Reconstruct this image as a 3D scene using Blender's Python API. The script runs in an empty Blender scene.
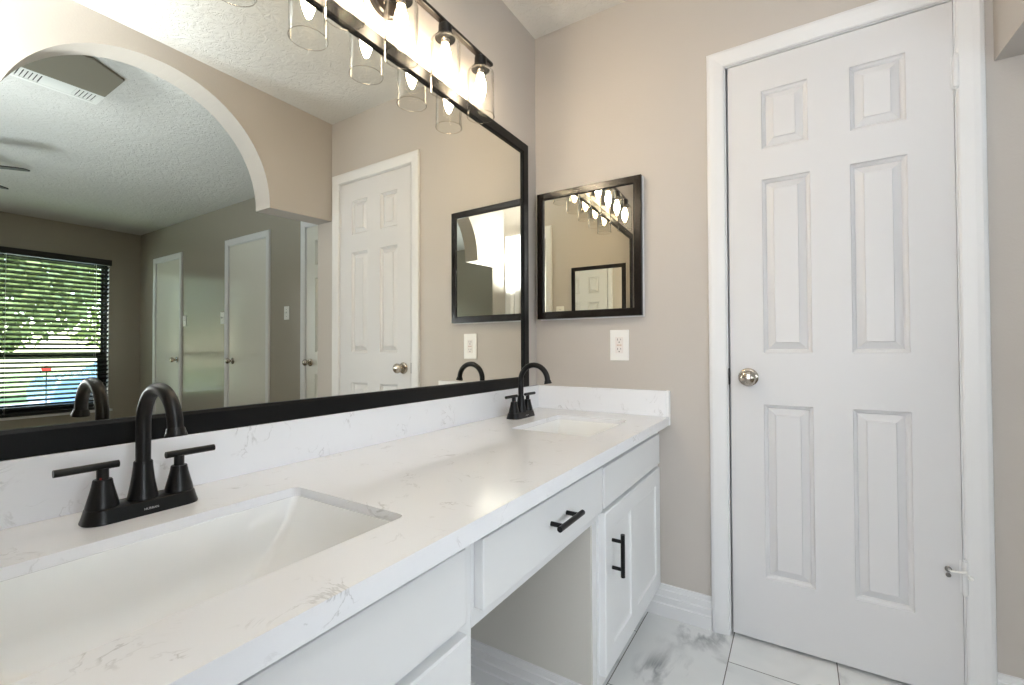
import bpy, bmesh, math, random
from mathutils import Vector, Matrix
from mathutils.geometry import tessellate_polygon

SC = bpy.context.scene
COL = SC.collection
random.seed(7)

def srgb(r, g, b):
    def f(c):
        c /= 255.0
        return c / 12.92 if c <= .04045 else ((c + .055) / 1.055) ** 2.4
    return (f(r), f(g), f(b), 1.0)

# ------------------------------------------------------------------ camera
CX, CY, CZ = 1.0036, -1.8005, 1.0224
F_PX, YAW, PITCH, ROLL = 453.32, .5621, .0151, -.0037
cam_d = bpy.data.cameras.new('camera')
cam = bpy.data.objects.new('camera', cam_d)
COL.objects.link(cam)
fw = Vector((-math.sin(YAW) * math.cos(PITCH), math.cos(YAW) * math.cos(PITCH), math.sin(PITCH)))
rt = Vector((math.cos(YAW), math.sin(YAW), 0))
up = rt.cross(fw)
r2 = rt * math.cos(ROLL) + up * math.sin(ROLL)
u2 = -rt * math.sin(ROLL) + up * math.cos(ROLL)
M = Matrix((r2, u2, -fw)).transposed().to_4x4()
M.translation = (CX, CY, CZ)
cam.matrix_world = M
cam_d.sensor_fit = 'HORIZONTAL'
cam_d.sensor_width = 36
cam_d.lens = F_PX / 1024 * 36
cam_d.clip_start = .005
cam_d.clip_end = 200
SC.camera = cam

# ------------------------------------------------------------------ world, lights, exposure
VS = SC.view_settings
VS.view_transform = 'Standard'
VS.look = 'None'
VS.exposure = 0.50
VS.gamma = 1.0
VS.use_curve_mapping = False

world = bpy.data.worlds.new('sky')
SC.world = world
world.use_nodes = True
wn = world.node_tree
wn.nodes.clear()
wo = wn.nodes.new('ShaderNodeOutputWorld')
wb = wn.nodes.new('ShaderNodeBackground')
ws = wn.nodes.new('ShaderNodeTexSky')
ws.sky_type = 'NISHITA'
ws.sun_disc = False
ws.sun_elevation = math.radians(55)
ws.sun_rotation = math.radians(200)
wb.inputs['Strength'].default_value = 1.3
wn.links.new(ws.outputs[0], wb.inputs[0])
wn.links.new(wb.outputs[0], wo.inputs[0])

def lamp(name, kind, loc, energy, color, direction=None, **kw):
    d = bpy.data.lights.new(name, kind)
    d.energy = energy
    d.color = color
    for k, v in kw.items():
        setattr(d, k, v)
    o = bpy.data.objects.new(name, d)
    COL.objects.link(o)
    o.location = loc
    if direction:
        o.rotation_euler = Vector(direction).to_track_quat('-Z', 'Y').to_euler()
    return o

lamp('sun', 'SUN', (12, -4, 10), 8.0, (1, .96, .9), (-.2, .55, -.8), angle=.01)
# flash aimed up at the ceiling beside the camera: the soft white light of the room
lamp('bounce_flash', 'SPOT', (1.30, -1.77, 1.55), 128, (.87, .94, 1.0), (.30, -.02, 1), spot_size=math.radians(130), spot_blend=.9, shadow_soft_size=.05)
# area light added in the small room behind the camera, filling through its doorway
lamp('back_room_fill', 'AREA', (1.0, -3.57, 1.25), 34, (.90, .95, 1.0), (0, 1, -.05), shape='RECTANGLE', size=1.1, size_y=1.7)
# fill spot added in the bedroom, aimed through the arch at the vanity
lamp('side_fill', 'SPOT', (2.35, -2.0, 1.05), 40, (.88, .94, 1.0), (-1.8, .9, -.2), spot_size=math.radians(72), spot_blend=.8, shadow_soft_size=.25)
# cool spot added low in the bedroom to brighten its ceiling
lamp('bedroom_ceiling_fill', 'SPOT', (2.75, -2.05, .75), 100, (.78, .90, 1.0), (-.1, .30, 1), spot_size=math.radians(120), spot_blend=.8, shadow_soft_size=.45)
lamp('bedroom_fill', 'AREA', (5.77, -2.45, 1.35), 20, (.84, .93, 1.0), (-1, 0, .05), shape='RECTANGLE', size=1.2, size_y=1.4)  # unseen area light added by the far wall to brighten the bedroom

# ------------------------------------------------------------------ materials
MATS = {}

def mat(name, col, rough=.5, metal=0.0, bump=None, spec=.5, coat=0.0, build=None):
    if name in MATS:
        return MATS[name]
    m = bpy.data.materials.new(name)
    m.use_nodes = True
    nt = m.node_tree
    b = nt.nodes['Principled BSDF']
    b.inputs['Base Color'].default_value = col
    b.inputs['Roughness'].default_value = rough
    b.inputs['Metallic'].default_value = metal
    b.inputs['Specular IOR Level'].default_value = spec
    b.inputs['Coat Weight'].default_value = coat
    if bump:
        scale, strength, dist, detail = bump
        tc = nt.nodes.new('ShaderNodeTexCoord')
        nz = nt.nodes.new('ShaderNodeTexNoise')
        nz.inputs['Scale'].default_value = scale
        nz.inputs['Detail'].default_value = detail
        bp = nt.nodes.new('ShaderNodeBump')
        bp.inputs['Strength'].default_value = strength
        bp.inputs['Distance'].default_value = dist
        nt.links.new(tc.outputs['Object'], nz.inputs['Vector'])
        nt.links.new(nz.outputs['Fac'], bp.inputs['Height'])
        nt.links.new(bp.outputs['Normal'], b.inputs['Normal'])
    if build:
        build(nt, b)
    MATS[name] = m
    return m

def ramp(nt, stops):
    r = nt.nodes.new('ShaderNodeValToRGB')
    e = r.color_ramp.elements
    while len(e) > 1:
        e.remove(e[-1])
    e[0].position, e[0].color = stops[0]
    for p, c in stops[1:]:
        x = e.new(p)
        x.color = c
    return r

def math_node(nt, op, a, b=None):
    n = nt.nodes.new('ShaderNodeMath')
    n.operation = op
    for i, v in enumerate((a, b)):
        if v is None:
            continue
        if isinstance(v, (int, float)):
            n.inputs[i].default_value = v
        else:
            nt.links.new(v, n.inputs[i])
    return n.outputs[0]

def ceiling_tex(nt, b):
    tc = nt.nodes.new('ShaderNodeTexCoord')
    nz = nt.nodes.new('ShaderNodeTexNoise')
    nz.inputs['Scale'].default_value = 22
    nz.inputs['Detail'].default_value = 5
    nz.inputs['Roughness'].default_value = .62
    nz.inputs['Distortion'].default_value = 1.2
    nt.links.new(tc.outputs['Object'], nz.inputs['Vector'])
    r = ramp(nt, [(.42, (0, 0, 0, 1)), (.56, (1, 1, 1, 1))])
    nt.links.new(nz.outputs['Fac'], r.inputs['Fac'])
    bp = nt.nodes.new('ShaderNodeBump')
    bp.inputs['Strength'].default_value = .55
    bp.inputs['Distance'].default_value = .004
    nt.links.new(r.outputs['Color'], bp.inputs['Height'])
    nt.links.new(bp.outputs['Normal'], b.inputs['Normal'])

def vein_fac(nt, vec, scale, distortion, width, detail=6):
    nz = nt.nodes.new('ShaderNodeTexNoise')
    nz.inputs['Scale'].default_value = scale
    nz.inputs['Detail'].default_value = detail
    nz.inputs['Roughness'].default_value = .55
    nz.inputs['Distortion'].default_value = distortion
    nt.links.new(vec, nz.inputs['Vector'])
    d = math_node(nt, 'ABSOLUTE', math_node(nt, 'SUBTRACT', nz.outputs['Fac'], .5))
    r = ramp(nt, [(0, (1, 1, 1, 1)), (width, (0, 0, 0, 1))])
    nt.links.new(d, r.inputs['Fac'])
    return r.outputs['Color']

def mixc(nt, fac, a, b):
    m = nt.nodes.new('ShaderNodeMix')
    m.data_type = 'RGBA'
    if isinstance(fac, (int, float)):
        m.inputs['Factor'].default_value = fac
    else:
        nt.links.new(fac, m.inputs['Factor'])
    for k, v in ((6, a), (7, b)):
        if isinstance(v, tuple):
            m.inputs[k].default_value = v
        else:
            nt.links.new(v, m.inputs[k])
    return m.outputs[2]

def quartz(nt, b):
    tc = nt.nodes.new('ShaderNodeTexCoord')
    v = tc.outputs['Object']
    f1 = vein_fac(nt, v, 10, 1.8, .020, 8)
    pz = nt.nodes.new('ShaderNodeTexNoise')
    pz.inputs['Scale'].default_value = 13
    pz.inputs['Detail'].default_value = 3
    nt.links.new(v, pz.inputs['Vector'])
    pr = ramp(nt, [(.55, (0, 0, 0, 1)), (.66, (1, 1, 1, 1))])
    nt.links.new(pz.outputs['Fac'], pr.inputs['Fac'])
    f = math_node(nt, 'MULTIPLY', math_node(nt, 'MULTIPLY', f1, pr.outputs['Color']), .42)
    cl = nt.nodes.new('ShaderNodeTexNoise')
    cl.inputs['Scale'].default_value = 3
    cl.inputs['Detail'].default_value = 4
    nt.links.new(v, cl.inputs['Vector'])
    base = mixc(nt, cl.outputs['Fac'], srgb(239, 240, 243), srgb(233, 234, 238))
    c = mixc(nt, f, base, srgb(150, 147, 146))
    nt.links.new(c, b.inputs['Base Color'])

def marble_tile(nt, b):
    tc = nt.nodes.new('ShaderNodeTexCoord')
    sp = nt.nodes.new('ShaderNodeSeparateXYZ')
    nt.links.new(tc.outputs['Object'], sp.inputs[0])
    cb = nt.nodes.new('ShaderNodeCombineXYZ')
    nt.links.new(math_node(nt, 'ADD', sp.outputs['Y'], .16 + 6.0), cb.inputs[0])
    nt.links.new(math_node(nt, 'ADD', sp.outputs['X'], -.20 + 6.3), cb.inputs[1])
    br = nt.nodes.new('ShaderNodeTexBrick')
    br.offset = .5
    br.offset_frequency = 2
    br.squash = 1
    br.inputs['Scale'].default_value = 1
    br.inputs['Brick Width'].default_value = .6
    br.inputs['Row Height'].default_value = .3
    br.inputs['Mortar Size'].default_value = .0016
    br.inputs['Mortar Smooth'].default_value = .1
    br.inputs['Bias'].default_value = 0
    br.inputs['Color1'].default_value = (0, 0, 0, 1)
    br.inputs['Color2'].default_value = (1, 1, 1, 1)
    nt.links.new(cb.outputs[0], br.inputs['Vector'])
    # per-tile shift of the vein pattern
    va = nt.nodes.new('ShaderNodeVectorMath')
    va.operation = 'MULTIPLY_ADD'
    nt.links.new(br.outputs['Color'], va.inputs[0])
    va.inputs[1].default_value = (2.3, 4.1, 1.9)
    nt.links.new(tc.outputs['Object'], va.inputs[2])
    v = va.outputs[0]
    f1 = vein_fac(nt, v, 1.7, 1.5, .05, 7)
    pz = nt.nodes.new('ShaderNodeTexNoise')
    pz.inputs['Scale'].default_value = 2.6
    pz.inputs['Detail'].default_value = 2
    nt.links.new(v, pz.inputs['Vector'])
    pr = ramp(nt, [(.44, (0, 0, 0, 1)), (.62, (1, 1, 1, 1))])
    nt.links.new(pz.outputs['Fac'], pr.inputs['Fac'])
    f = math_node(nt, 'MULTIPLY', math_node(nt, 'MULTIPLY', f1, pr.outputs['Color']), .85)
    f2 = vein_fac(nt, v, 1.1, .8, .16, 4)
    base = mixc(nt, math_node(nt, 'MULTIPLY', f2, .35), srgb(238, 238, 236), srgb(196, 198, 200))
    c = mixc(nt, f, base, srgb(118, 121, 125))
    c = mixc(nt, br.outputs['Fac'], c, srgb(120, 118, 114))
    nt.links.new(c, b.inputs['Base Color'])

WALL_BUMP = (140, .22, .002, 3)
m_wall = mat('taupe_wall_paint', srgb(190, 183, 176), .55, bump=WALL_BUMP)
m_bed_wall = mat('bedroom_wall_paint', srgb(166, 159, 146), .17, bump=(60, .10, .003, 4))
m_ceil = mat('knockdown_ceiling', srgb(216, 215, 212), .8, build=ceiling_tex)
m_white = mat('white_trim_paint', srgb(224, 224, 225), .38, bump=(220, .05, .001, 2))
m_door = mat('white_door_paint', srgb(214, 213, 214), .42, bump=(260, .10, .0008, 2))
m_bed_door = mat('satin_bedroom_door_paint', srgb(228, 226, 216), .20, bump=(200, .04, .0008, 2))
m_cab = mat('white_cabinet_paint', srgb(226, 227, 228), .35, bump=(160, .07, .001, 2))
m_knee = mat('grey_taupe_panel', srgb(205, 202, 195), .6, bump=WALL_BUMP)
m_quartz = mat('white_quartz', srgb(236, 233, 230), .16, build=quartz)
m_tile = mat('marble_tile', srgb(230, 229, 226), .22, build=marble_tile)
m_carpet = mat('beige_carpet', srgb(150, 138, 120), .95, bump=(300, .5, .004, 2))
m_ceramic = mat('white_ceramic', srgb(240, 241, 241), .08, coat=.4)
m_black = mat('matte_black_metal', srgb(15, 15, 16), .33, spec=.3)
m_frame = mat('black_frame_paint', srgb(13, 13, 14), .36, spec=.2, bump=(90, .06, .001, 3))
m_brown = mat('espresso_frame', srgb(20, 15, 13), .2, spec=.4, bump=(60, .10, .002, 2))
m_bronze = mat('dark_bronze_metal', srgb(26, 21, 19), .3, metal=.1, spec=.4)
m_mirror = mat('mirror_glass', (.895, .88, .80, 1), .0, metal=1)
m_nickel = mat('brushed_nickel', srgb(186, 176, 164), .2, metal=1)
m_plastic = mat('white_plastic', srgb(240, 239, 236), .3)
m_slot = mat('dark_slot', srgb(60, 52, 48), .6)
m_red = mat('red_dot', srgb(140, 40, 32), .4)
m_logo = mat('light_logo_print', srgb(200, 200, 200), .5)
m_caulk = mat('white_caulk', srgb(236, 236, 238), .5)
m_blind = mat('dark_blind_slat', srgb(22, 22, 21), .45)
m_win = mat('bronze_window_frame', srgb(38, 40, 38), .45)
m_grass = mat('lawn_grass', srgb(150, 168, 112), .9, bump=(40, .6, .02, 4))
m_leaf = mat('tree_leaf', srgb(150, 160, 104), .8)
m_bark = mat('bark', srgb(88, 70, 56), .9, bump=(30, .7, .02, 4))
m_road = mat('concrete_road', srgb(196, 196, 190), .9, bump=(20, .3, .01, 4))
m_car = mat('blue_car_paint', srgb(104, 140, 182), .25, coat=.6)
m_carglass = mat('car_window_glass', srgb(30, 36, 42), .08)
m_tyre = mat('tyre_rubber', srgb(28, 28, 28), .8)
m_redpaint = mat('red_paint', srgb(220, 52, 46), .5)
m_fan = mat('dark_fan_wood', srgb(42, 34, 28), .5)
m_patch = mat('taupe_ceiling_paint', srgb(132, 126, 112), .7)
m_grille = mat('white_grille', srgb(228, 228, 226), .4)

def thin_glass(name, tint, refl=.6):
    m = bpy.data.materials.new(name)
    m.use_nodes = True
    nt = m.node_tree
    nt.nodes.clear()
    o = nt.nodes.new('ShaderNodeOutputMaterial')
    t = nt.nodes.new('ShaderNodeBsdfTransparent')
    t.inputs['Color'].default_value = tint
    g = nt.nodes.new('ShaderNodeBsdfGlossy')
    g.inputs['Roughness'].default_value = .02
    lw = nt.nodes.new('ShaderNodeLayerWeight')
    lw.inputs['Blend'].default_value = .12
    mul = math_node(nt, 'MULTIPLY', lw.outputs['Fresnel'], refl)
    mx = nt.nodes.new('ShaderNodeMixShader')
    nt.links.new(mul, mx.inputs[0])
    nt.links.new(t.outputs[0], mx.inputs[1])
    nt.links.new(g.outputs[0], mx.inputs[2])
    nt.links.new(mx.outputs[0], o.inputs[0])
    return m

m_shade = thin_glass('clear_shade_glass', (.985, .985, .98, 1), .55)
m_rim = thin_glass('glass_rim_edge', (.86, .84, .80, 1), 1.3)
m_pane = thin_glass('window_pane_glass', (.92, .95, .94, 1), .35)

def emit(name, col, strength):
    m = bpy.data.materials.new(name)
    m.use_nodes = True
    b = m.node_tree.nodes['Principled BSDF']
    b.inputs['Base Color'].default_value = (.9, .85, .75, 1)
    b.inputs['Emission Color'].default_value = col
    b.inputs['Emission Strength'].default_value = strength
    return m

m_bulb = emit('warm_bulb_glow', (1, .81, .565, 1), 72)

# ------------------------------------------------------------------ mesh helpers
def obj(name, bm, material=None, parent=None, smooth=False, loc=None):
    me = bpy.data.meshes.new(name)
    bmesh.ops.recalc_face_normals(bm, faces=bm.faces[:])
    bm.to_mesh(me)
    bm.free()
    if smooth:
        for p in me.polygons:
            p.use_smooth = True
        try:
            me.set_sharp_from_angle(angle=math.radians(38))
        except Exception:
            pass
    o = bpy.data.objects.new(name, me)
    COL.objects.link(o)
    if material:
        for mm in (material if isinstance(material, (list, tuple)) else [material]):
            me.materials.append(mm)
    if parent:
        o.parent = parent
    if loc:
        o.location = loc
    return o

def empty(name, loc=(0, 0, 0), rz=0):
    o = bpy.data.objects.new(name, None)
    o.empty_display_size = .05
    COL.objects.link(o)
    o.location = loc
    o.rotation_euler = (0, 0, rz)
    return o

def tag(o, label=None, cat=None, group=None, kind=None):
    if label: o['label'] = label
    if cat: o['category'] = cat
    if group: o['group'] = group
    if kind: o['kind'] = kind
    return o

def thing(name, label, cat, loc=(0, 0, 0), rz=0, group=None):
    return tag(empty(name, loc, rz), label, cat, group)

def struct(o, label=None, cat=None):
    return tag(o, label, cat, None, 'structure')

def box(bm, x0, x1, y0, y1, z0, z1, bevel=0, seg=2):
    r = bmesh.ops.create_cube(bm, size=1)
    vs = r['verts']
    for v in vs:
        v.co = Vector(((x0 + x1) / 2 + v.co.x * (x1 - x0), (y0 + y1) / 2 + v.co.y * (y1 - y0), (z0 + z1) / 2 + v.co.z * (z1 - z0)))
    if bevel:
        es = list({e for v in vs for e in v.link_edges})
        bmesh.ops.bevel(bm, geom=es, offset=bevel, segments=seg, profile=.6, affect='EDGES', clamp_overlap=True)
    return bm

def nbox(x0, x1, y0, y1, z0, z1, bevel=0, seg=2):
    return box(bmesh.new(), x0, x1, y0, y1, z0, z1, bevel, seg)

def lathe(bm, prof, center=(0, 0, 0), axis='Z', n=32, caps=True):
    """prof: list of (r, h) along axis"""
    rings = []
    c = Vector(center)
    for r, h in prof:
        ring = []
        for i in range(n):
            a = 2 * math.pi * i / n
            p = Vector((r * math.cos(a), r * math.sin(a), h))
            if axis == 'X': p = Vector((h, p.x, p.y))
            elif axis == '-Y': p = Vector((p.x, -h, p.y))
            elif axis == 'Y': p = Vector((p.x, h, -p.y))
            ring.append(bm.verts.new(c + p))
        rings.append(ring)
    for a, b in zip(rings, rings[1:]):
        for i in range(n):
            bm.faces.new((a[i], a[(i + 1) % n], b[(i + 1) % n], b[i]))
    if caps:
        bm.faces.new(rings[0][::-1])
        bm.faces.new(rings[-1])
    return bm

def tube(bm, pts, radii, n=20, caps=True):
    pts = [Vector(p) for p in pts]
    if isinstance(radii, (int, float)):
        radii = [radii] * len(pts)
    rings = []
    ref = None
    for i, p in enumerate(pts):
        a = pts[max(i - 1, 0)]
        b = pts[min(i + 1, len(pts) - 1)]
        t = (b - a).normalized()
        if ref is None:
            ref = Vector((0, 0, 1)) if abs(t.z) < .9 else Vector((0, 1, 0))
        ref = (ref - t * ref.dot(t)).normalized()
        s = t.cross(ref)
        rings.append([bm.verts.new(p + (ref * math.cos(2 * math.pi * k / n) + s * math.sin(2 * math.pi * k / n)) * radii[i]) for k in range(n)])
    for a, b in zip(rings, rings[1:]):
        for i in range(n):
            bm.faces.new((a[i], a[(i + 1) % n], b[(i + 1) % n], b[i]))
    if caps:
        bm.faces.new(rings[0][::-1])
        bm.faces.new(rings[-1])
    return bm

def plate(bm, loops, w0, w1, frame):
    """2-D loops (first outer, others holes) extruded from w0 to w1; frame(u, v, w) -> point"""
    tris = tessellate_polygon([[Vector((u, v, 0)) for u, v in L] for L in loops])
    flat = [p for L in loops for p in L]
    A = [bm.verts.new(frame(u, v, w0)) for u, v in flat]
    B = [bm.verts.new(frame(u, v, w1)) for u, v in flat]
    for t in tris:
        try:
            bm.faces.new([A[i] for i in t][::-1])
            bm.faces.new([B[i] for i in t])
        except ValueError:
            pass
    k = 0
    for L in loops:
        n = len(L)
        for i in range(n):
            j = (i + 1) % n
            bm.faces.new((A[k + i], A[k + j], B[k + j], B[k + i]))
        k += n
    return bm

XY = lambda u, v, w: (u, v, w)
XZ = lambda u, v, w: (u, w, v)
YZ = lambda u, v, w: (w, u, v)

def rect(a, b, c, d):
    return [(a, c), (b, c), (b, d), (a, d)]

def rrect(a, b, c, d, r, n=6):
    out = []
    for cx, cy, s in ((b - r, d - r, 0), (a + r, d - r, 1), (a + r, c + r, 2), (b - r, c + r, 3)):
        for i in range(n + 1):
            t = (s + i / n) * math.pi / 2
            out.append((cx + r * math.cos(t), cy + r * math.sin(t)))
    return out

def sweep(bm, path, prof, closed=False):
    """path: list of (origin, out_dir, up_dir) frames with mitre already in out_dir; prof: (o, p)"""
    rings = [[bm.verts.new(Vector(o) + Vector(a) * q + Vector(b) * p) for q, p in prof] for o, a, b in path]
    n = len(prof)
    m = len(rings)
    for i in range(m if closed else m - 1):
        a, b = rings[i], rings[(i + 1) % m]
        for k in range(n):
            bm.faces.new((a[k], a[(k + 1) % n], b[(k + 1) % n], b[k]))
    if not closed:
        bm.faces.new(rings[0][::-1])
        bm.faces.new(rings[-1])
    return bm

def text_mesh(name, body, size, material, parent, mtx, extrude=.0003):
    c = bpy.data.curves.new(name, 'FONT')
    c.body = body
    c.size = size
    c.extrude = extrude
    c.align_x = 'CENTER'
    c.align_y = 'CENTER'
    t = bpy.data.objects.new(name, c)
    COL.objects.link(t)
    bpy.context.view_layer.update()
    me = bpy.data.meshes.new_from_object(t.evaluated_get(bpy.context.evaluated_depsgraph_get()))
    COL.objects.unlink(t)
    bpy.data.objects.remove(t)
    o = bpy.data.objects.new(name, me)
    COL.objects.link(o)
    me.materials.clear()
    me.materials.append(material)
    o.parent = parent
    o.matrix_local = mtx
    return o

def copy_tree(o, parent=None):
    c = o.copy()
    COL.objects.link(c)
    if parent:
        c.parent = parent
    for ch in list(o.children):
        copy_tree(ch, c)
    return c

# ------------------------------------------------------------------ dimensions (metres)
H = 2.444
L = 1.84            # length of the vanity room along the mirror wall
XA, XB = 1.482, 1.625   # the arch wall
DX0, DX1, DT = .7935, 1.3978, 2.04   # door opening
BEDY = .475
BEDX = 5.85
ZC, TK, DEP = .762, .032, .5853
ZS = .8615          # top of backsplash

# ------------------------------------------------------------------ room shell
struct(obj('floor', nbox(-.12, 1.625, -3.72, .13, -.06, 0), m_tile))
struct(obj('floor_bedroom', nbox(1.625, 5.97, -3.32, .60, -.06, 0), m_carpet))
struct(obj('ceiling', nbox(-.12, 5.97, -3.72, .60, H, H + .08), m_ceil))
struct(obj('wall_left', nbox(-.12, 0, -3.72, .13, 0, H), m_wall))

def wall_with_recess(name, m, u0, u1, holes, y0, ymid, y1, through=False):
    bm = bmesh.new()
    plate(bm, [notched(u0, u1, holes)], y0, ymid, XZ)
    if not through:
        box(bm, u0, u1, ymid, y1, 0, H)
    return struct(obj(name, bm, m))

def notched(u0, u1, holes):
    pts = [(u0, 0)]
    for a, b, t in sorted(holes):
        pts += [(a, 0), (a, t), (b, t), (b, 0)]
    pts += [(u1, 0), (u1, H), (u0, H)]
    return pts

J = .019
bm = bmesh.new()
plate(bm, [notched(0, XB, [(DX0 - J, DX1 + J, DT + J)])], 0, .06, XZ)
box(bm, 0, XB, .06, .13, 0, H)
box(bm, 1.50, XB, .13, BEDY + .12, 0, H)
struct(obj('wall_back', bm, m_wall))
bm = bmesh.new()
plate(bm, [notched(0, XB, [(DX0 - J, DX1 + J, DT + J)])], -L - .12, -L, XZ)
struct(obj('wall_front', bm, m_wall))
# arch wall
arc = []
AYC, AA, AB = -.9165, .5205, .541
for i in range(49):
    t = math.pi * i / 48
    e = 2 / 2.06
    arc.append((AYC - AA * math.copysign(abs(math.cos(t)) ** e, math.cos(t)), 1.815 + AB * abs(math.sin(t)) ** e))
bm = bmesh.new()
plate(bm, [[(-L, 1.828)] + arc + [(0, 1.831), (0, H), (-L, H)]], XA, XB, YZ)
struct(obj('wall_right', bm, m_wall))
struct(obj('wall_bedroom_near', nbox(XA, XB, -3.32, -L - .12, 0, H), m_bed_wall))
# bedroom
BD = [(1.80, 2.465), (3.065, 3.715), (4.777, 5.38)]
bm = bmesh.new()
plate(bm, [notched(XB, BEDX, [(a - J, b + J, DT + J) for a, b in BD])], BEDY, BEDY + .05, XZ)
box(bm, XB, BEDX, BEDY + .05, BEDY + .12, 0, H)
struct(obj('wall_bedroom_back', bm, m_bed_wall))
WY0, WY1, WZ0, WZ1 = -.777, .178, .345, 2.073
bm = bmesh.new()
plate(bm, [rect(-3.32, .60, 0, H), rect(WY0, WY1, WZ0, WZ1)], BEDX, BEDX + .12, YZ)
struct(obj('wall_bedroom_far', bm, m_bed_wall))
struct(obj('wall_bedroom_front', nbox(XB, BEDX, -3.32, -3.20, 0, H), m_bed_wall))
# small room behind the camera
struct(obj('wall_hall_front', nbox(0, XB, -3.72, -3.60, 0, H), m_wall))

# ------------------------------------------------------------------ trim
def casing(name, x0, x1, zt, y, face=-1, depth=.06, w=.0646):
    """door casing plus jamb, on a wall facing -Y (face=-1) or +Y"""
    prof = [(.005, 0), (.005, .008), (.009, .012), (.018, .0135), (w - .026, .017), (w - .012, .018), (w - .003, .015), (w, .010), (w, 0)]
    d = (0, face, 0)
    path = [((x0, y, 0), (-1, 0, 0), d), ((x0, y, zt), (-1, 0, 1), d), ((x1, y, zt), (1, 0, 1), d), ((x1, y, 0), (1, 0, 0), d)]
    bm = sweep(bmesh.new(), path, prof)
    ya, yb = sorted((y, y - face * depth))
    g = .0015
    box(bm, x0 - J, x0 - g, ya, yb, 0, zt + g)
    box(bm, x1 + g, x1 + J, ya, yb, 0, zt + g)
    box(bm, x0 - J, x1 + J, ya, yb, zt + g, zt + J)
    # stop strip the leaf closes against
    s = .0015
    if depth > .045:
        ys0, ys1 = sorted((y - face * .040, y - face * depth))
        box(bm, x0 - g, x0 + .010, ys0, ys1, 0, zt + g)
        box(bm, x1 - .010, x1 + g, ys0, ys1, 0, zt + g)
        box(bm, x0 - g, x1 + g, ys0, ys1, zt - .008, zt + g)
    return struct(obj(name, bm, m_white))

casing('trim_1', DX0, DX1, DT, 0)
casing('trim_2', BD[0][0], BD[0][1], DT, BEDY, depth=.05)
casing('trim_3', BD[1][0], BD[1][1], DT, BEDY, depth=.05)
casing('trim_4', BD[2][0], BD[2][1], DT, BEDY, depth=.05)
bm = bmesh.new()
o = casing('trim_5', DX0, DX1, DT, -L, face=1, depth=.12)

BB = [(0, 0), (.0165, 0), (.0165, .046), (.0125, .049), (.0115, .055), (.0150, .058), (.0150, .073), (.0105, .077), (.0105, .098), (.0070, .101), (.0055, .116), (0, .118)]

def baseboard(name, p0, p1, out, parent=None):
    up = (0, 0, 1)
    path = [(p0, out, up), (p1, out, up)]
    o = obj(name, sweep(bmesh.new(), path, BB), m_white, parent)
    if not parent:
        struct(o)
    return o

baseboard('baseboard_back', (.470, 0, 0), (DX0 - .0646, 0, 0), (0, -1, 0))
baseboard('baseboard_right', (DX1 + .0646, 0, 0), (XB, 0, 0), (0, -1, 0))
baseboard('baseboard_left', (0, -1.19, 0), (0, -.66, 0), (1, 0, 0))
for i, (a, b) in enumerate(((XB, BD[0][0] - .0646), (BD[0][1] + .0646, BD[1][0] - .0646), (BD[1][1] + .0646, BD[2][0] - .0646), (BD[2][1] + .0646, BEDX))):
    baseboard('baseboard_bedroom_%s' % 'abcd'[i], (a, BEDY, 0), (b, BEDY, 0), (0, -1, 0))

# ------------------------------------------------------------------ doors
def slab_mesh(w, h, t, panels):
    """leaf with front at y=0 facing -Y, moulded panels (x0,x1,z0,z1) on both faces"""
    bm = bmesh.new()
    def face(y, s):
        xs = sorted({0, w} | {p[0] for p in panels} | {p[1] for p in panels})
        zs = sorted({0, h} | {p[2] for p in panels} | {p[3] for p in panels})
        V = {}
        def vv(x, z, d=0):
            k = (round(x, 5), round(z, 5), round(d, 5))
            if k not in V:
                V[k] = bm.verts.new((x, y + s * d, z))
            return V[k]
        for i in range(len(xs) - 1):
            for j in range(len(zs) - 1):
                cx, cz = (xs[i] + xs[i + 1]) / 2, (zs[j] + zs[j + 1]) / 2
                if any(p[0] < cx < p[1] and p[2] < cz < p[3] for p in panels):
                    continue
                bm.faces.new((vv(xs[i], zs[j]), vv(xs[i + 1], zs[j]), vv(xs[i + 1], zs[j + 1]), vv(xs[i], zs[j + 1])))
        for a, b, c, d in panels:
            rings = []
            for ins, dep in ((0, 0), (.003, .0062), (.009, .0090), (.013, .0145), (.034, .0052), (.0365, .0014)):
                rings.append([(a + ins, c + ins, dep), (b - ins, c + ins, dep), (b - ins, d - ins, dep), (a + ins, d - ins, dep)])
            rv = [[vv(*q) for q in R] for R in rings]
            for R, S in zip(rv, rv[1:]):
                for k in range(4):
                    bm.faces.new((R[k], R[(k + 1) % 4], S[(k + 1) % 4], S[k]))
            bm.faces.new(rv[-1])
        out = [vv(0, 0), vv(w, 0), vv(w, h), vv(0, h)]
        # full border rings for the edge faces
        bot = [vv(x, 0) for x in xs]
        top = [vv(x, h) for x in xs]
        lef = [vv(0, z) for z in zs]
        rig = [vv(w, z) for z in zs]
        return bot, top, lef, rig
    f = face(0, 1)
    g = face(t, -1)
    for A, B in zip(f, g):
        for i in range(len(A) - 1):
            bm.faces.new((A[i], A[i + 1], B[i + 1], B[i]))
    return bm

SIX = [(.105, .241, 1.718, 1.925), (.354, .492, 1.718, 1.925), (.104, .246, 1.007, 1.612), (.352, .493, 1.007, 1.612), (.102, .246, .228, .828), (.350, .493, .228, .828)]

KNOB = [(.0, .0), (.032, .0), (.032, .003), (.029, .006), (.022, .008), (.013, .010), (.0115, .024), (.014, .030), (.022, .034), (.0265, .041), (.0275, .048), (.025, .056), (.018, .062), (.010, .0645), (.0, .065)]

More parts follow.
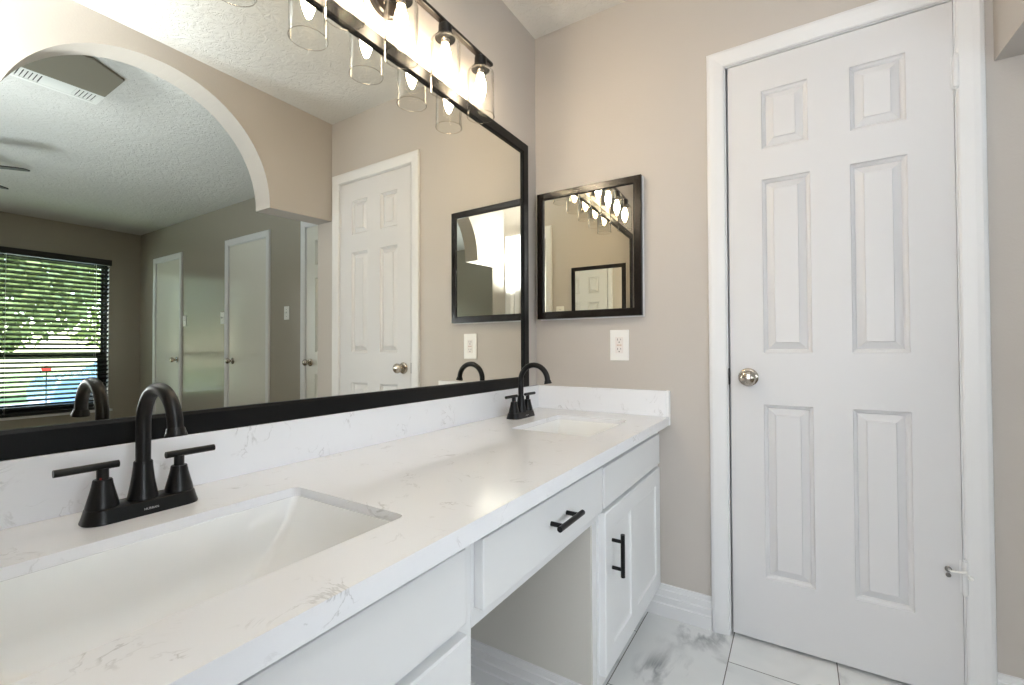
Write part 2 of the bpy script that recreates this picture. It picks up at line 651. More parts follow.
def make_door(name, x0, x1, y, panels, knob_x, label, knob_z=.921, hinges=(), stop=False):
    zb = .012
    root = struct(empty(name, (x0, y, 0)), label, 'door')
    w, h = x1 - x0, DT - zb - .002
    k = w / .598
    pn = [(a * k, b * k, c - zb, d - zb) for a, b, c, d in panels]
    obj('leaf', slab_mesh(w, h, .035, pn), m_bed_door if y > .1 else m_door, root, loc=(0, 0, zb))
    kb = obj('knob', lathe(bmesh.new(), KNOB[1:-1], (knob_x - x0, 0, knob_z), '-Y', 32), m_nickel, root, smooth=True)
    for hz in hinges:
        hx = w + .004 if hinges else 0
        bm = lathe(bmesh.new(), [(.0072, -.046), (.0072, .046)], (hx, -.008, hz), 'Z', 16)
        for q in (-.0275, -.0092, .0092, .0275):
            lathe(bm, [(.0076, q - .0006), (.0076, q + .0006)], (hx, -.008, hz), 'Z', 16)
        lathe(bm, [(.002, .046), (.0055, .047), (.0055, .050), (.002, .053)], (hx, -.008, hz), 'Z', 16)
        lathe(bm, [(.002, -.053), (.0055, -.050), (.0055, -.047), (.002, -.046)], (hx, -.008, hz), 'Z', 16)
        box(bm, hx - .010, hx + .010, -.0028, .0005, hz - .046, hz + .046)
        obj('hinge', bm, m_white, root)
    return root

d1 = make_door('door_1', .7996, DX1, 0, SIX, .8555, 'white six-panel closet door with a round nickel knob, right of the small framed mirror', hinges=(1.825, .365))
# strike plate in the jamb beside the knob, and the hinge-pin door stop
obj('latch_plate', nbox(-.0074, -.0052, -.006, .024, .893, .951), m_bronze, d1)
bm = tube(bmesh.new(), [(.611, -.026, .373), (.602, -.026, .382), (.600, -.028, .388), (.590, -.030, .386), (.570, -.020, .381), (.567, -.008, .380)], .0030, 10)
st = obj('door_stop', bm, m_plastic, d1)
bm = lathe(bmesh.new(), [(.007, 0), (.008, .003), (.008, .008), (.006, .010)], (.567, 0, .380), '-Y', 16)
lathe(bm, [(.005, 0), (.006, .003), (.006, .007), (.004, .009)], (.567, 0, .363), '-Y', 16)
obj('rubber_bumper', bm, mat('grey_rubber', srgb(120, 118, 116), .7), st)
obj('stop_tip', lathe(bmesh.new(), [(.004, -.006), (.0065, -.004), (.0065, .004), (.004, .006)], (.609, -.026, .373), 'X', 14), m_plastic, st)

make_door('door_2', BD[0][0], BD[0][1], BEDY, SIX, BD[0][1] - .055, 'white six-panel bedroom door half hidden behind the wall end under the arch')
make_door('door_3', BD[1][0], BD[1][1], BEDY, [], BD[1][1] - .07, 'flat white bedroom door nearer the arch, with nickel knob')
make_door('door_4', BD[2][0], BD[2][1], BEDY, [], BD[2][0] + .065, 'flat white bedroom door nearest the window corner')
# door of the room behind, swung open
root = struct(empty('door_5', (DX1 - .004, -L - .125, 0), math.radians(-88)), 'white panel door standing open in the doorway behind the camera', 'door')
obj('leaf', slab_mesh(.59, DT - .016, .035, [(a * .98, b * .98, c - .012, d - .012) for a, b, c, d in SIX]), m_door, root, loc=(.0, -.04, .012))

# ------------------------------------------------------------------ countertop
SLAB = .016          # stone thickness; the front edge is built up to TK
bm = plate(bmesh.new(), [rect(.0, DEP, -L, 0), rrect(.191, .480, -1.760, -1.284, .014), rrect(.198, .478, -.535, -.177, .014)], ZC - SLAB, ZC, XY)
box(bm, DEP - .035, DEP, -L, 0, ZC - TK, ZC - SLAB)
ct = obj('countertop', bm, m_quartz)
tag(ct, 'long white veined quartz countertop with two sink cut-outs', 'countertop')
obj('backsplash', nbox(.0, .020, -L, -.0, ZC, ZS, .0015), m_quartz, ct)
obj('side_splash', nbox(.0205, DEP - .009, -.020, 0, ZC, ZS, .0015), m_quartz, ct)
obj('caulk_bead', nbox(DEP - .009, DEP + .002, -.016, 0, ZC - TK, ZS), m_caulk, ct)

# ------------------------------------------------------------------ sinks
def make_sink(x0, x1, y0, y1, label):
    cx, cy = (x0 + x1) / 2, (y0 + y1) / 2
    root = thing('sink', label, 'sink', (cx, cy, ZC - SLAB - .15), group='undermount sinks in the vanity top')
    hx, hy = (x1 - x0) / 2, (y1 - y0) / 2
    bm = bmesh.new()
    # inset along x, inset along y, depth, corner radius: the short ends ramp gently
    lv = [(-.014, -.014, 0, .016), (.002, .002, 0, .012), (.003, .005, .004, .012), (.010, .022, .035, .012), (.018, .050, .070, .014), (.030, .085, .098, .018), (.055, .120, .118, .030), (.090, .145, .127, .04)]
    rings = []
    z0 = .15
    for ins, iny, d, r in lv:
        pts = rrect(-hx + ins, hx - ins, -hy + iny, hy - iny, min(r, hx - ins - .002, hy - iny - .002), 8)
        rings.append([bm.verts.new((x, y, z0 - d)) for x, y in pts])
    n = len(rings[0])
    # flattened floor down to the drain
    for R, dd in ((.028, .1305), (.022, .132)):
        ring = []
        for x, y, z in [tuple(v.co) for v in rings[len(lv) - 1]]:
            a = math.atan2(y, x)
            ring.append(bm.verts.new((R * math.cos(a), R * math.sin(a), z0 - dd)))
        rings.append(ring)
    for a, b in zip(rings, rings[1:]):
        for i in range(n):
            bm.faces.new((a[i], a[(i + 1) % n], b[(i + 1) % n], b[i]))
    o = obj('basin', bm, m_ceramic, root, smooth=True)
    sm = o.modifiers.new('thickness', 'SOLIDIFY')
    sm.thickness = .008
    sm.offset = -1
    # normals face up/in; solidify goes outward
    dr = bmesh.new()
    lathe(dr, [(.0005, .017), (.021, .017), (.0225, .0195), (.019, .021), (.006, .0205), (.0005, .0205)], (0, 0, 0), 'Z', 28)
    obj('drain', dr, m_black, root, smooth=True)
    return root

make_sink(.191, .480, -1.760, -1.284, 'large white rectangular undermount sink nearest the camera, under the front faucet')
make_sink(.198, .478, -.535, -.177, 'white rectangular undermount sink at the far end, by the outlet wall')

# ------------------------------------------------------------------ faucets
def make_faucet():
    root = thing('faucet', 'matte black two-handle faucet in the foreground, on the near sink rim', 'faucet', (.100, -1.494, ZC + .0004), group='black faucets on the vanity')
    bm = bmesh.new()
    rings = []
    for hx, hy, z in ((.0285, .0765, 0), (.0285, .0765, .002), (.0265, .0745, .008), (.0245, .0725, .016), (.0235, .0715, .020), (.021, .069, .0215)):
        rings.append([bm.verts.new((x, y, z)) for x, y in rrect(-hx, hx, -hy, hy, hx * .86, 10)])
    n = len(rings[0])
    for a, b in zip(rings, rings[1:]):
        for i in range(n):
            bm.faces.new((a[i], a[(i + 1) % n], b[(i + 1) % n], b[i]))
    bm.faces.new(rings[0][::-1])
    bm.faces.new(rings[-1])
    base = obj('base_plate', bm, m_black, root, smooth=True)
    tilt = Matrix.Translation((.0262, .003, .0088)) @ Matrix(((0, -.2, .98), (1, 0, 0), (0, .98, .2))).to_4x4()
    text_mesh('brand_mark', 'HURRAN', .0048, m_logo, base, tilt)
    # spout column
    bm = lathe(bmesh.new(), [(.0205, .0205), (.0205, .0235), (.0188, .032), (.0165, .045), (.0145, .060), (.0132, .072), (.0128, .080), (.0118, .0815), (.0118, .080)], (0, 0, 0), 'Z', 32)
    obj('spout_base', bm, m_black, root, smooth=True)
    R = .058
    zc = .142
    pts = [(0, 0, .078), (0, 0, .11), (0, 0, zc)]
    for i in range(1, 25):
        a = math.pi - math.radians(175) * i / 24
        pts.append((R + R * math.cos(a), 0, zc + R * math.sin(a)))
    ex = Vector(pts[-1])
    tdir = (Vector(pts[-1]) - Vector(pts[-2])).normalized()
    pts.append(tuple(ex + tdir * .004))
    sp = obj('spout', tube(bmesh.new(), pts, .0102, 24), m_black, root, smooth=True)
    e2 = ex + tdir * .002
    bm = tube(bmesh.new(), [e2, e2 + tdir * .002, e2 + tdir * .008, e2 + tdir * .0095, e2 + tdir * .0135], [.0108, .0120, .0134, .0144, .0144], 24)
    obj('aerator', bm, m_black, sp, smooth=True)
    for s in (-1, 1):
        y = s * .0508
        bm = lathe(bmesh.new(), [(.0205, .0205), (.0205, .0235), (.0185, .032), (.0155, .044), (.0130, .055), (.0118, .0625), (.0112, .0635), (.0, .0635)][:-1], (0, y, 0), 'Z', 32)
        h = obj('handle_base', bm, m_black, root, smooth=True)
        bm = lathe(bmesh.new(), [(.0075, .0630), (.0075, .0800)], (0, y, 0), 'Z', 24)
        tube(bm, [(0, y - s * .0195, .0835), (0, y + s * .055, .0835)], .0056, 20)
        obj('lever', bm, m_black, h, smooth=True)
        if s < 0:
            obj('temperature_dot', lathe(bmesh.new(), [(.0017, 0), (.0017, .0006)], (.0062, y - .0042, .0655), 'X', 12), m_red, h)
    return root

f1 = make_faucet()
f2 = copy_tree(f1)
f2.location = (.100, -.303, ZC + .0004)
tag(f2, 'matte black two-handle faucet on the far sink rim, in the corner by the outlet')

# ------------------------------------------------------------------ cabinets
XF = .540           # face-frame front
XD = .560           # door / drawer front
ZCB = ZC - TK       # underside of the counter

def shaker(w0, w1, z0, z1, x0, x1, stile, rail):
    """framed front with a recessed panel, facing +X"""
    bm = bmesh.new()
    t = x1 - x0
    rings = [(0, 0, -t), (0, 0, -.003), (.003, .003, 0), (stile - .004, rail - .004, 0), (stile, rail, -.004), (stile + .008, rail + .008, -.006), (stile + .009, rail + .009, -.006)]
    rv = []
    for a, b, d in rings:
        rv.append([bm.verts.new((x1 + d, y, z)) for y, z in ((w0 + a, z0 + b), (w1 - a, z0 + b), (w1 - a, z1 - b), (w0 + a, z1 - b))])
    for A, B in zip(rv, rv[1:]):
        for k in range(4):
            bm.faces.new((A[k], A[(k + 1) % 4], B[(k + 1) % 4], B[k]))
    bm.faces.new(rv[0][::-1])
    bm.faces.new(rv[-1])
    return bm

def two_panel(w0, w1, z0, z1, x0, x1, panels):
    bm = bmesh.new()
    t = x1 - x0
    plate(bm, [rect(w0 + .003, w1 - .003, z0 + .003, z1 - .003)] + [rect(*p) for p in panels], x1 - .006, x1, YZ)
    rv = []
    for a, d in ((0, -t), (0, -.003), (.003, 0)):
        rv.append([bm.verts.new((x1 + d, y, z)) for y, z in ((w0 + a, z0 + a), (w1 - a, z0 + a), (w1 - a, z1 - a), (w0 + a, z1 - a))])
    for A, B in zip(rv, rv[1:]):
        for k in range(4):
            bm.faces.new((A[k], A[(k + 1) % 4], B[(k + 1) % 4], B[k]))
    bm.faces.new(rv[0][::-1])
    for a, b, c, d in panels:
        rings = []
        for i, q in ((0, 0), (.004, -.0045), (.012, -.0065), (.014, -.0065)):
            rings.append([bm.verts.new((x1 + q, y, z)) for y, z in ((a + i, c + i), (b - i, c + i), (b - i, d - i), (a + i, d - i))])
        for A, B in zip(rings, rings[1:]):
            for k in range(4):
                bm.faces.new((A[k], A[(k + 1) % 4], B[(k + 1) % 4], B[k]))
        bm.faces.new(rings[-1])
    return bm

def bar_pull(parent, p, axis, length=.117, span=.076, mat_=None):
    """bar pull on a face at X=p[0]"""
    x, y, z = p
    bm = bmesh.new()
    d = Vector((0, 1, 0)) if axis == 'Y' else Vector((0, 0, 1))
    c = Vector((x + .030, y, z))
    tube(bm, [c - d * length / 2, c + d * length / 2], .006, 18)
    for s in (-1, 1):
        q = Vector((x, y, z)) + d * s * span / 2
        tube(bm, [q, q + Vector((.030, 0, 0))], .005, 14)
    return obj('bar_pull', bm, m_black, parent, smooth=True)

# far cabinet
c1 = thing('base_cabinet', 'white base cabinet under the far sink, its door with a vertical black pull', 'cabinet', (0, 0, 0), group='white vanity base cabinets')
bm = bmesh.new()
y0, y1 = -.662, -.004
box(bm, .02, XF - .020, y0 + .018, y0 + .030, .0, ZCB)         # side
box(bm, .02, .465, y1 - .016, y1, .0, ZCB)
box(bm, .465, XF - .020, y1 - .016, y1, .128, ZCB)
box(bm, .02, XF - .075, y0 + .03, y1 - .016, .0, .10)
box(bm, .02, XF - .020, y0 + .03, y1 - .016, .10, .118)
box(bm, .004, .02, y0 + .018, y1, .0, ZCB)
obj('carcass', bm, m_cab, c1)
bm = bmesh.new()
plate(bm, [rect(y0 + .018, y1, .10, ZCB), rect(y0 + .056, y1 - .05, .16, .56), rect(y0 + .056, y1 - .05, .60, .69)], XF - .020, XF, YZ)
obj('face_frame', bm, m_cab, c1)
obj('false_front', nbox(XF, XD, -.634, -.056, .592, .703, .003), m_cab, c1)
dr = obj('cabinet_door', two_panel(-.626, -.056, .138, .578, XF, XD, [(-.566, -.405, .198, .522), (-.345, -.114, .198, .522)]), m_cab, c1)
bar_pull(dr, (XD, -.575, .452), 'Z')
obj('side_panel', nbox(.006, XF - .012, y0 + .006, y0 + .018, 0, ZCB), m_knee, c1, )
baseboard('base_trim', (.018, y0 + .006, 0), (XF - .022, y0 + .006, 0), (0, -1, 0), c1)

# near cabinet
c2 = thing('base_cabinet', 'white base cabinet under the near sink, mostly below the bottom of the photo', 'cabinet', (0, 0, 0), group='white vanity base cabinets')
y0, y1 = -L + .004, -1.186
bm = bmesh.new()
box(bm, .02, XF - .020, y0, y0 + .016, 0, ZCB)
box(bm, .02, XF - .020, y1 - .030, y1 - .018, 0, ZCB)
box(bm, .02, XF - .075, y0 + .016, y1 - .030, 0, .10)
box(bm, .02, XF - .020, y0 + .016, y1 - .030, .10, .118)
box(bm, .004, .02, y0, y1 - .018, 0, ZCB)
obj('carcass', bm, m_cab, c2)
bm = bmesh.new()
plate(bm, [rect(y0, y1 - .010, .10, ZCB), rect(y0 + .05, y1 - .056, .16, .56), rect(y0 + .05, y1 - .056, .60, .69)], XF - .020, XF, YZ)
obj('face_frame', bm, m_cab, c2)
obj('false_front', nbox(XF, XD, y0 + .03, -1.232, .592, .710, .003), m_cab, c2)
dr = obj('cabinet_door', shaker(-1.79, -1.228, .138, .572, XF, XD, .062, .062), m_cab, c2)
bar_pull(dr, (XD, -1.75, .47), 'Z')
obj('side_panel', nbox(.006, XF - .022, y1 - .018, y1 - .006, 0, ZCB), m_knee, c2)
baseboard('base_trim', (.018, y1 - .006, 0), (XF - .022, y1 - .006, 0), (0, 1, 0), c2)

# drawer over the knee space
c3 = thing('apron_unit', 'white apron with a wide black-pull drawer above the open knee space', 'drawer unit', (0, 0, 0))
bm = bmesh.new()
box(bm, XF - .020, XF, -1.195, -.6445, .560, .588)
box(bm, XF - .020, XF, -1.195, -.6445, .710, ZCB)
box(bm, XF - .020, XF, -1.195, -1.165, .588, .710)
obj('apron_rail', bm, m_cab, c3)
bm = nbox(XF, XD, -1.188, -.646, .590, .708, .003)
box(bm, .06, XF, -1.150, -1.138, .602, .695)
box(bm, .06, XF, -.700, -.688, .602, .695)
box(bm, .06, .072, -1.138, -.700, .602, .695)
box(bm, .072, XF, -1.138, -.700, .602, .610)
df = obj('drawer', bm, m_cab, c3)
bar_pull(df, (XD, -.906, .655), 'Y')

# ------------------------------------------------------------------ mirrors
def framed_mirror(root, u0, u1, z0, z1, w, thick, glass_at, material, gm, back=.0):
    """frame in local XZ facing -Y, back plane at y=0"""
    prof = [(0, back), (0, thick - .002), (.002, thick), (w - .006, thick), (w, thick - .004), (w, glass_at - .002), (w - .003, back)]
    d = (0, -1, 0)
    path = [((u0, 0, z0), (1, 0, 1), d), ((u1, 0, z0), (-1, 0, 1), d), ((u1, 0, z1), (-1, 0, -1), d), ((u0, 0, z1), (1, 0, -1), d)]
    obj('frame', sweep(bmesh.new(), path, prof, closed=True), material, root)
    obj('mirror_glass', nbox(u0 + w - .001, u1 - w + .001, -glass_at, -back - .0005, z0 + w - .001, z1 - w + .001), gm, root)

MR = thing('wall_mirror', 'wide black-framed wall mirror standing on the backsplash', 'mirror', (0.0, 0, 0), math.radians(90))
# local x -> world +Y, local -y -> world +X
framed_mirror(MR, -1.745, -.0954, ZS + .0005, 1.912, .0438, .018, .0081, m_frame, m_mirror)

root = thing('medicine_cabinet', 'small black-framed mirror cabinet on the taupe wall above the outlet', 'mirror', (.0286, 0, 0), group='mirrored medicine cabinets')
obj('cabinet_body', nbox(.001, .4635, -.0115, -.0003, 1.1505, 1.7085), m_white, root)
dl = .025
W_, Z0_, Z1_ = .4612, 1.1546, 1.7102
def tilted_frame(root, W, z0, z1, w, dl, y_hinge, material):
    """frame and glass leaning a little out of the wall plane at its left side"""
    prof = [(0, 0), (0, .0165), (.002, .0185), (w - .004, .0185), (w, .015), (w, .004), (w - .003, 0)]
    n = Vector((math.sin(dl), -math.cos(dl), 0))
    t = Vector((math.cos(dl), math.sin(dl), 0))
    o = Vector((0, y_hinge, 0)) - n * .0185
    P = lambda u, z: o + t * u + Vector((0, 0, z))
    cs = [(P(0, z0), (t + Vector((0, 0, 1))), n), (P(W, z0), (-t + Vector((0, 0, 1))), n), (P(W, z1), (-t - Vector((0, 0, 1))), n), (P(0, z1), (t - Vector((0, 0, 1))), n)]
    obj('frame', sweep(bmesh.new(), cs, prof, closed=True), material, root)
    bm = bmesh.new()
    q = .001
    A = [P(w - q, z0 + w - q), P(W - w + q, z0 + w - q), P(W - w + q, z1 - w + q), P(w - q, z1 - w + q)]
    lo = [bm.verts.new(p + n * .001) for p in A]
    hi = [bm.verts.new(p + n * .012) for p in A]
    bm.faces.new(hi)
    bm.faces.new(lo[::-1])
    for k in range(4):
        bm.faces.new((lo[k], lo[(k + 1) % 4], hi[(k + 1) % 4], hi[k]))
    obj('mirror_glass', bm, m_mirror, root)
tilted_frame(root, W_, Z0_, Z1_, .0315, dl, -.0415, m_brown)

# the matching one on the opposite short wall (seen in the reflections)
root = thing('medicine_cabinet', 'matching framed mirror cabinet on the opposite short wall, seen only in reflections', 'mirror', (.54, -L, 0), math.pi, group='mirrored medicine cabinets')
obj('cabinet_body', nbox(.001, .4635, -.0105, -.0003, 1.1505, 1.7085), m_white, root)
tilted_frame(root, W_, Z0_, Z1_, .0315, 0.0, -.030, m_brown)

# ------------------------------------------------------------------ outlet and switches
def cover(root, w, h):
    obj('cover_plate', nbox(-w / 2, w / 2, -.005, 0, -h / 2, h / 2, .002), m_plastic, root)

root = thing('wall_outlet', 'white outlet on the taupe wall below the small mirror', 'outlet', (.3892, -.0002, 1.0379))
cover(root, .0782, .1247)
rc = obj('receptacle', nbox(-.0165, .0165, -.0068, -.0045, -.033, .033, .001), mat('outlet_face', srgb(232, 226, 222), .3), root)
for s in (1, -1):
    z = .019 * s
    bm = bmesh.new()
    box(bm, -.0075, -.0055, -.0072, -.0066, z, z + .008)
    box(bm, .0055, .0072, -.0072, -.0066, z + .001, z + .0075)
    lathe(bm, [(.0024, .0066), (.0024, .0072)], (0, 0, z - .007), '-Y', 12)
    obj('slots', bm, m_slot, rc)
bm = bmesh.new()
box(bm, -.010, -.001, -.0074, -.0066, -.0025, .0025)
box(bm, .001, .010, -.0074, -.0066, -.0025, .0025)
obj('test_buttons', bm, mat('button_tan', srgb(205, 180, 165), .4), rc)

def switch(label, loc, rz=0):
    r = thing('light_switch', label, 'switch', loc, rz, group='white light switches')
    cover(r, .072, .116)
    tg = obj('toggle', nbox(-.005, .005, -.016, -.0045, -.004, .010, .001), m_plastic, r)
    for z in (.03, -.03):
        obj('screw', lathe(bmesh.new(), [(.003, .0045), (.003, .0056)], (0, 0, z), '-Y', 12), m_slot, r)
    return r
switch('white light switch on the bedroom wall between the arch and the nearer flat door', (2.743, BEDY - .0002, 1.344))
switch('white light switch right beside the casing of the nearer flat bedroom door', (3.84, BEDY - .0002, 1.345))
switch('white light switch right beside the casing of the flat door by the window corner', (4.655, BEDY - .0002, 1.344))
switch('white light switch on the short wall behind the camera, beside the open doorway', (.655, -L + .0002, 1.335), math.pi)

# ------------------------------------------------------------------ vanity light
VL = thing('vanity_light', 'dark bronze five-light vanity bar with clear glass shades above the wide mirror', 'lamp', (0, -.907, 2.040))
LX = .080
bm = lathe(bmesh.new(), [(.054, .0), (.056, .004), (.056, .018), (.052, .022), (.012, .0225)], (.0005, 0, -.005), 'X', 40)
obj('backplate', bm, m_bronze, VL, smooth=True)
obj('arm', tube(bmesh.new(), [(.02, 0, 0), (LX - .004, 0, .003)], .009, 16), m_bronze, VL, smooth=True)
obj('bar', nbox(LX - .010, LX + .010, -.437, .437, -.001, .011, .002), m_bronze, VL)
for i in range(5):
    y = (i - 2) * .187
    sk = obj('socket', lathe(bmesh.new(), [(.0190, .000), (.0210, -.002), (.0215, -.034), (.0205, -.036), (.0305, -.037), (.0320, -.040), (.0320, -.044), (.012, -.045)], (LX, y, 0), 'Z', 28), m_black, VL, smooth=True)
    # clear glass: closed shoulder on top, open at the bottom
    g = .0022
    R = .0475
    outer = [(.016, -.0455), (.034, -.0455), (.041, -.048), (.0462, -.054), (R, -.062), (R, -.203), (R + .0006, -.2045), (R + .0006, -.2065), (R - .0006, -.208)]
    inner = [(R - g - .0002, -.208), (R - g - .0004, -.205), (R - g, -.202), (R - g, -.063), (.0440, -.056), (.039, -.0505), (.033, -.048), (.016, -.048)]
    sh = obj('glass_shade', lathe(bmesh.new(), outer + inner, (LX, y, 0), 'Z', 40, caps=False), m_shade, VL, smooth=True)
    rim = [(LX + (R + .0004) * math.cos(2 * math.pi * k / 48), y + (R + .0004) * math.sin(2 * math.pi * k / 48), -.2086) for k in range(49)]
    obj('glass_rim', tube(bmesh.new(), rim, .0009, 8), m_rim, sh, smooth=True)
    b = obj('bulb', lathe(bmesh.new(), [(.0105, -.060), (.0110, -.068), (.0150, -.080), (.0185, -.095), (.0190, -.108), (.0165, -.124), (.0120, -.139), (.0080, -.150), (.0035, -.155)], (LX, y, 0), 'Z', 24), m_bulb, VL, smooth=True)
    obj('bulb_cap', lathe(bmesh.new(), [(.0125, -.044), (.0130, -.046), (.0118, -.048), (.0130, -.050), (.0118, -.052), (.0130, -.054), (.0115, -.060)], (LX, y, 0), 'Z', 20), m_nickel, b, smooth=True)

# ------------------------------------------------------------------ bedroom: vent, panel, fan
VT = thing('ceiling_vent', 'white louvred air vent on the bedroom ceiling seen through the arch', 'vent', (2.335, -1.065, H))
bm = bmesh.new()
plate(bm, [rect(-.075, .075, -.18, .18), rect(-.052, .052, -.160, .160)], -.008, 0, XY)
obj('vent_frame', bm, m_grille, VT)
bm = bmesh.new()
for k in range(20):
    y = -.155 + k * .01632
    if not 5 < k < 14:
        box(bm, -.052, .052, y - .0058, y + .0058, -.006, -.0045)
box(bm, -.052, .052, -.062, .066, -.0065, -.0045)
obj('louvres', bm, m_grille, VT)
obj('duct_shadow', nbox(-.052, .052, -.160, .160, -.0012, -.0002), m_slot, VT)
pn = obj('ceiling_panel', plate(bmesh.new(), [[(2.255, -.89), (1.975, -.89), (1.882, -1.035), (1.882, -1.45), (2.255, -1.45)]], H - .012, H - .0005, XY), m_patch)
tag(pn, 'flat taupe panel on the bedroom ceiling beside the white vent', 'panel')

FN = thing('ceiling_fan', 'dark ceiling fan in the bedroom, only two blade tips in the mirror', 'ceiling fan', (3.62, -1.42, H))
obj('canopy', lathe(bmesh.new(), [(.06, 0), (.06, -.02), (.035, -.05), (.014, -.055)], (0, 0, 0), 'Z', 28), m_fan, FN, smooth=True)
obj('downrod', lathe(bmesh.new(), [(.012, -.05), (.012, -.16)], (0, 0, 0), 'Z', 16), m_fan, FN, smooth=True)
obj('motor', lathe(bmesh.new(), [(.03, -.155), (.09, -.165), (.105, -.19), (.105, -.23), (.08, -.26), (.04, -.275)], (0, 0, 0), 'Z', 32), m_fan, FN, smooth=True)
for i in range(5):
    a = math.radians(54 + 72 * i)
    bm = bmesh.new()
    plate(bm, [rrect(.13, .54, -.055, .055, .04)], -.0035, .0035, XY)
    box(bm, .09, .20, -.02, .02, -.009, -.0036)
    M_ = Matrix.Translation((0, 0, -.225)) @ Matrix.Rotation(a, 4, 'Z') @ Matrix.Rotation(math.radians(-9), 4, 'X')
    bmesh.ops.transform(bm, matrix=M_, verts=bm.verts[:])
    obj('blade', bm, m_fan, FN)

# ------------------------------------------------------------------ window, blind, outside
WN = struct(empty('window_1', (BEDX, 0, 0)), 'bedroom window behind dark horizontal blinds', 'window')
bm = bmesh.new()
plate(bm, [rect(WY0, WY1, WZ0, WZ1), rect(WY0 + .03, WY1 - .03, WZ0 + .04, WZ1 - .04)], .05, .12, YZ)
obj('window_frame', bm, m_win, WN)
bm = bmesh.new()
plate(bm, [rect(WY0 + .03, WY1 - .03, WZ0 + .04, 1.00), rect(WY0 + .095, WY1 - .085, WZ0 + .09, .945)], .055, .080, YZ)
s1 = obj('lower_sash', bm, m_win, WN)
obj('pane', nbox(.065, .070, WY0 + .095, WY1 - .085, WZ0 + .09, .945), m_pane, s1)
bm = bmesh.new()
plate(bm, [rect(WY0 + .03, WY1 - .03, .96, WZ1 - .04), rect(WY0 + .050, WY1 - .050, .995, WZ1 - .06)], .085, .108, YZ)
s2 = obj('upper_sash', bm, m_win, WN)
obj('pane', nbox(.094, .099, WY0 + .050, WY1 - .050, .995, WZ1 - .06), m_pane, s2)
struct(obj('trim_6', nbox(BEDX - .03, BEDX + .049, WY0 - .03, WY1 + .03, WZ0 - .025, WZ0 + .0), m_white))

struct(obj('trim_7', nbox(BEDX, BEDX + .049, WY1 - .004, WY1, WZ0, WZ1), m_white))
BL = thing('window_blind', 'dark slatted horizontal blind hanging in the bedroom window', 'blind', (BEDX - .005, 0, 0))
by0, by1 = WY0 + .006, WY1 - .006
obj('headrail', nbox(-.035, .028, by0 - .02, by1 + .018, WZ1 - .055, WZ1 + .012, .004), m_blind, BL)
bm = bmesh.new()
n = 33
for k in range(n):
    z = WZ0 + .06 + k * (WZ1 - .085 - WZ0 - .06) / (n - 1)
    bmm = []
    for y in (by0, by1):
        row = []
        for j in range(5):
            t = (j / 4 - .5) * .05
            cz = .0025 * (1 - (2 * t / .05) ** 2)
            an = math.radians(-29)
            row.append((t * math.cos(an), y, z + t * math.sin(an) + cz))
        bmm.append(row)
    top = [[bm.verts.new((x, y, zz + .0012)) for x, y, zz in row] for row in bmm]
    bot = [[bm.verts.new((x, y, zz - .0012)) for x, y, zz in row] for row in bmm]
    for j in range(4):
        bm.faces.new((top[0][j], top[0][j + 1], top[1][j + 1], top[1][j]))
        bm.faces.new((bot[0][j], bot[1][j], bot[1][j + 1], bot[0][j + 1]))
    for e in (0, 1):
        bm.faces.new([v for v in top[e]] + [v for v in bot[e][::-1]])
    for j in (0, 4):
        bm.faces.new((top[0][j], top[1][j], bot[1][j], bot[0][j]))
obj('slats', bm, m_blind, BL)
obj('bottom_rail', nbox(-.02, .024, by0, by1, WZ0 + .012, WZ0 + .034, .003), m_blind, BL)
for y in (by0 + .12, by1 - .12):
    bm = bmesh.new()
    for x in (-.026, .026):
        tube(bm, [(x, y, WZ0 + .03), (x, y, WZ1 - .05)], .0012, 6)
    obj('ladder_cord', bm, m_plastic, BL)

# outside
lw = obj('lawn', nbox(6.0, 40, -25, 14, -.45, -.35), m_grass)
tag(lw, 'green lawn outside the bedroom window', 'lawn', kind='structure')
rd = obj('road', nbox(9.2, 16.0, -25, 14, -.349, -.335), m_road)
tag(rd, 'pale concrete street beyond the lawn', 'road', kind='structure')

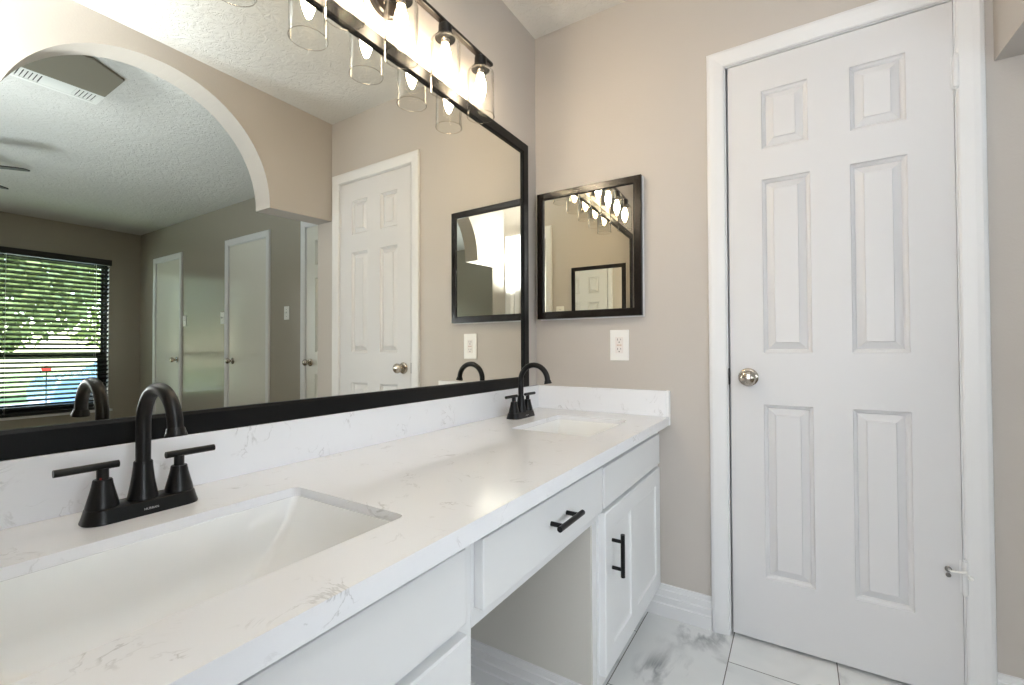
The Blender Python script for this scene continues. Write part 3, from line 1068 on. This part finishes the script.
CR = thing('car', 'blue car parked on the street beyond the blinds', 'car', (11.3, 2.80, -.335), math.radians(-90))
bm = bmesh.new()
prof = [(-2.1, .30), (-2.12, .62), (-2.0, .80), (-1.45, .90), (-.85, 1.36), (.55, 1.40), (1.30, .95), (2.0, .82), (2.1, .60), (2.08, .30)]
plate(bm, [prof], -.82, .82, XZ)
bo = obj('body', bm, m_car, CR)
bo.modifiers.new('round', 'BEVEL').width = .05
for s in (-.825, .825):
    bm = plate(bmesh.new(), [[(-.80, .95), (-.62, 1.27), (.42, 1.30), (.98, .98)]], s - .006, s + .006, XZ)
    obj('side_window', bm, m_carglass, CR)
for x in (-1.3, 1.3):
    for s in (-1, 1):
        obj('wheel', lathe(bmesh.new(), [(.20, -.1), (.31, -.09), (.33, -.05), (.33, .05), (.31, .09), (.20, .1)], (x, s * .78, .33), 'Y', 28), m_tyre, CR, smooth=True)
sg = thing('street_sign', 'round red sign on a thin post by the street', 'sign', (9.0, .33, -.35))
obj('post', tube(bmesh.new(), [(0, 0, 0), (0, 0, 1.05)], .008, 10), m_tyre, sg)
obj('sign_face', lathe(bmesh.new(), [(.060, -.01), (.060, .01)], (0, 0, 1.09), 'X', 8), m_redpaint, sg)

def tree(loc, trunk, rad, n, seed, label):
    rnd = random.Random(seed)
    t = thing('tree', label, 'tree', loc, group='trees across the street')
    obj('trunk', tube(bmesh.new(), [(0, 0, 0), (.05, .02, trunk * .6), (0, .1, trunk + rad * .6)], [.22, .17, .08], 10), m_bark, t)
    bm = bmesh.new()
    for k in range(n):
        while True:
            p = Vector((rnd.uniform(-1, 1), rnd.uniform(-1, 1), rnd.uniform(-1, 1)))
            if .35 < p.length < 1: break
        c = Vector((p.x * rad, p.y * rad * 1.25, trunk + rad * .85 + p.z * rad * .95))
        a = Vector((rnd.uniform(-1, 1), rnd.uniform(-1, 1), rnd.uniform(-1, 1))).normalized()
        b = a.cross(Vector((rnd.uniform(-1, 1), rnd.uniform(-1, 1), rnd.uniform(-1, 1)))).normalized()
        s = rnd.uniform(.10, .24)
        vs = [bm.verts.new(c + a * s), bm.verts.new(c + b * s * .5), bm.verts.new(c - a * s), bm.verts.new(c - b * s * .5)]
        bm.faces.new(vs)
    obj('foliage', bm, m_leaf, t)
tree((18.0, .2, -.35), 1.4, 2.6, 5200, 1, 'leafy green tree across the street, left of the window view')
tree((21.5, -5.6, -.35), 1.7, 2.9, 2600, 2, 'leafy green tree across the street, right of the window view')
tree((23.5, 6.2, -.35), 1.6, 3.0, 2600, 3, 'leafy green tree farthest back, behind the other two')
